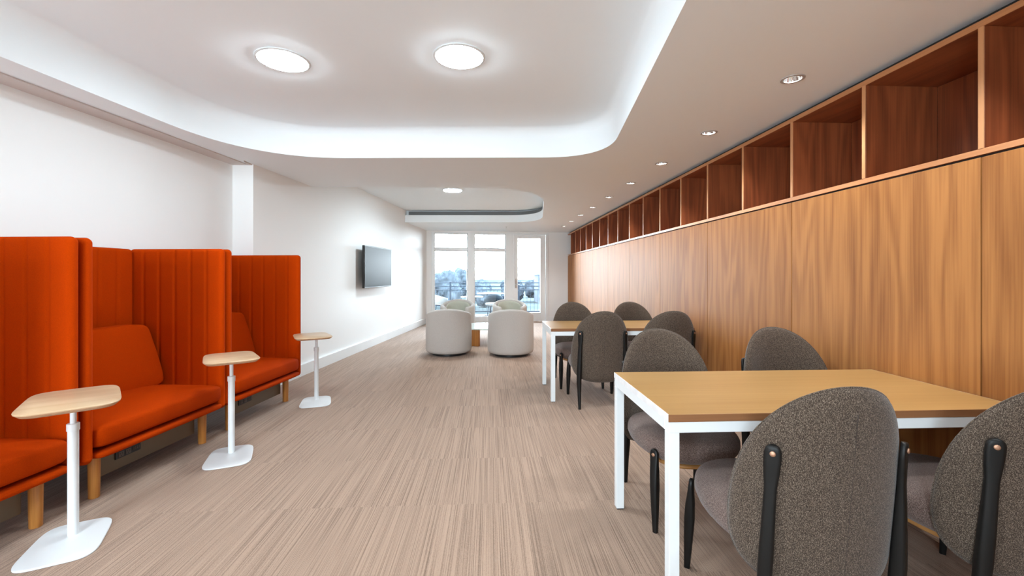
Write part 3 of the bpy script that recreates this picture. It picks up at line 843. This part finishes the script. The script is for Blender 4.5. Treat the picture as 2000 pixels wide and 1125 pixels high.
def patio_chair(x, y, rz, lab, m='woven'):
    t = empty('patio_chair', (x, y, -.02), math.radians(rz), lab, 'chair', 'balcony chairs')
    rings = []
    for i in range(25):
        th = math.radians(-95 + 190 * i / 24); h = .72 - .10 * abs(th) ** 1.5 / 2
        rings.append([(r * math.sin(th), -r * math.cos(th), z) for r, z in ((.27, h), (.278, h - .02), (.275, .46), (.255, .46), (.258, h - .02))])
    MB().loft(rings).build('backrest', M[m], t, True)
    V, F = superq(.25, .25, .04, .4, .7, 40, 12, None, (0, .02, .45)); mobj('seat_cushion', V, F, M['cushion'], t)
    MB().lathe([(.235, .385), (.245, .41)], n=32).build('seat_frame', M['rail'], t)
    for a in (45, 135, 225, 315):
        a_ = math.radians(a); MB().tube([(.22 * math.cos(a_), .22 * math.sin(a_), .40), (.27 * math.cos(a_), .27 * math.sin(a_), 0)], [.014, .010]).build('leg', M['rail'], t)
    return t
patio_chair(.14, 12.80, 180, 'grey woven balcony chair with white seat pad beside the round table')
patio_chair(.62, 13.45, 150, 'dark balcony chair near the window post, mostly hidden', 'rail')
patio_chair(-1.36, 13.05, -60, 'pale balcony chair at the left pane behind the left armchairs', 'cushion')

# trees beyond
def make_tree(seed, Ht, spread):
    rnd = random.Random(seed)
    t = empty('bare_tree')
    tr = MB(); tw = MB()
    def grow(p, d, ln, r, dep):
        q = p + d * ln
        (tr if dep < 2 else tw).tube([p, q], [r, r * .65], 4 if dep < 2 else 3)
        if dep >= 6: return
        for k in range(3 if dep in (0, 2, 4) else 2):
            ax = Vector((rnd.uniform(-1, 1), rnd.uniform(-1, 1), rnd.uniform(-.3, .6))).normalized()
            nd = (d + ax * spread).normalized()
            if nd.z < .05: nd.z = .08; nd.normalize()
            grow(q, nd, ln * rnd.uniform(.68, .86), r * .62, dep + 1)
    grow(Vector((0, 0, 0)), Vector((0, 0, 1)), Ht * .22, Ht * .022, 0)
    # fat distant twigs
    tr.build('trunk', M['bark'], t); tw.build('branches', M['twig'], t)
    V, F = superq(Ht * .40, Ht * .34, Ht * .44, .8, .9, 56, 30, None)
    V = [tuple(Vector(v) * (1 + .28 * noise.noise(Vector(v) * .35 + Vector((seed * 9, 0, 0))) + .16 * noise.noise(Vector(v) * 1.7) + rnd.uniform(-.05, .05)) + Vector((0, 0, Ht * .48))) for v in V]
    mobj('crown', V, F, M['twig'], t, True)
    return t
protos = [make_tree(3, 10.5, .62), make_tree(8, 9.5, .75), make_tree(11, 11, .55)]
rnd = random.Random(5)
used = [False] * 3; n = 0
for row, (yy, x0, x1, step, sc) in enumerate([(150, -36, 11, 11.2, 1.0), (180, -42, 44, 10.0, 1.05), (126, -27, 10, 8.4, .72)]):
    x = x0
    while x < x1:
        k = rnd.randrange(3)
        o = protos[k] if not used[k] else copy_tree(protos[k]); used[k] = True
        s_ = sc * rnd.uniform(.93, 1.05) * (1.10 if x < -6 else .86)
        o.location = (x + rnd.uniform(-.6, .6), yy + rnd.uniform(-5, 5), -8); o.scale = (s_, s_, s_); o.rotation_euler = (0, 0, rnd.uniform(0, 6))
        q = o.location.x / o.location.y
        pane = 'through the left window pane' if q < -.05 else 'through the middle window pane' if q < .038 else 'through the glass door' if q < .125 else 'past the right of the door'
        tag(o, 'bare winter tree in the %s row, seen %s' % (('middle', 'back', 'front')[row], pane), 'tree', 'distant winter trees')
        x += step; n += 1
bl = empty('office_building', (16.0, 142, -8), 0, 'pale many-storeyed building far off, seen through the glass door', 'building')
MB().box(0, 14, 0, 12, 0, 9.2).build('walls', M['facade'], bl)
MB().box(-.3, 14.3, -.3, 12.3, 9.2, 9.6).build('roof', M['facade'], bl)
MB().box(3, 8, 3, 8, 9.6, 10.6).build('plant_room', M['facadeglass'], bl)
for k in range(4): MB().box(.4, 13.6, -.06, -.002, .7 + k * 2.2, 1.9 + k * 2.2).build('window_band', M['facadeglass'], bl)
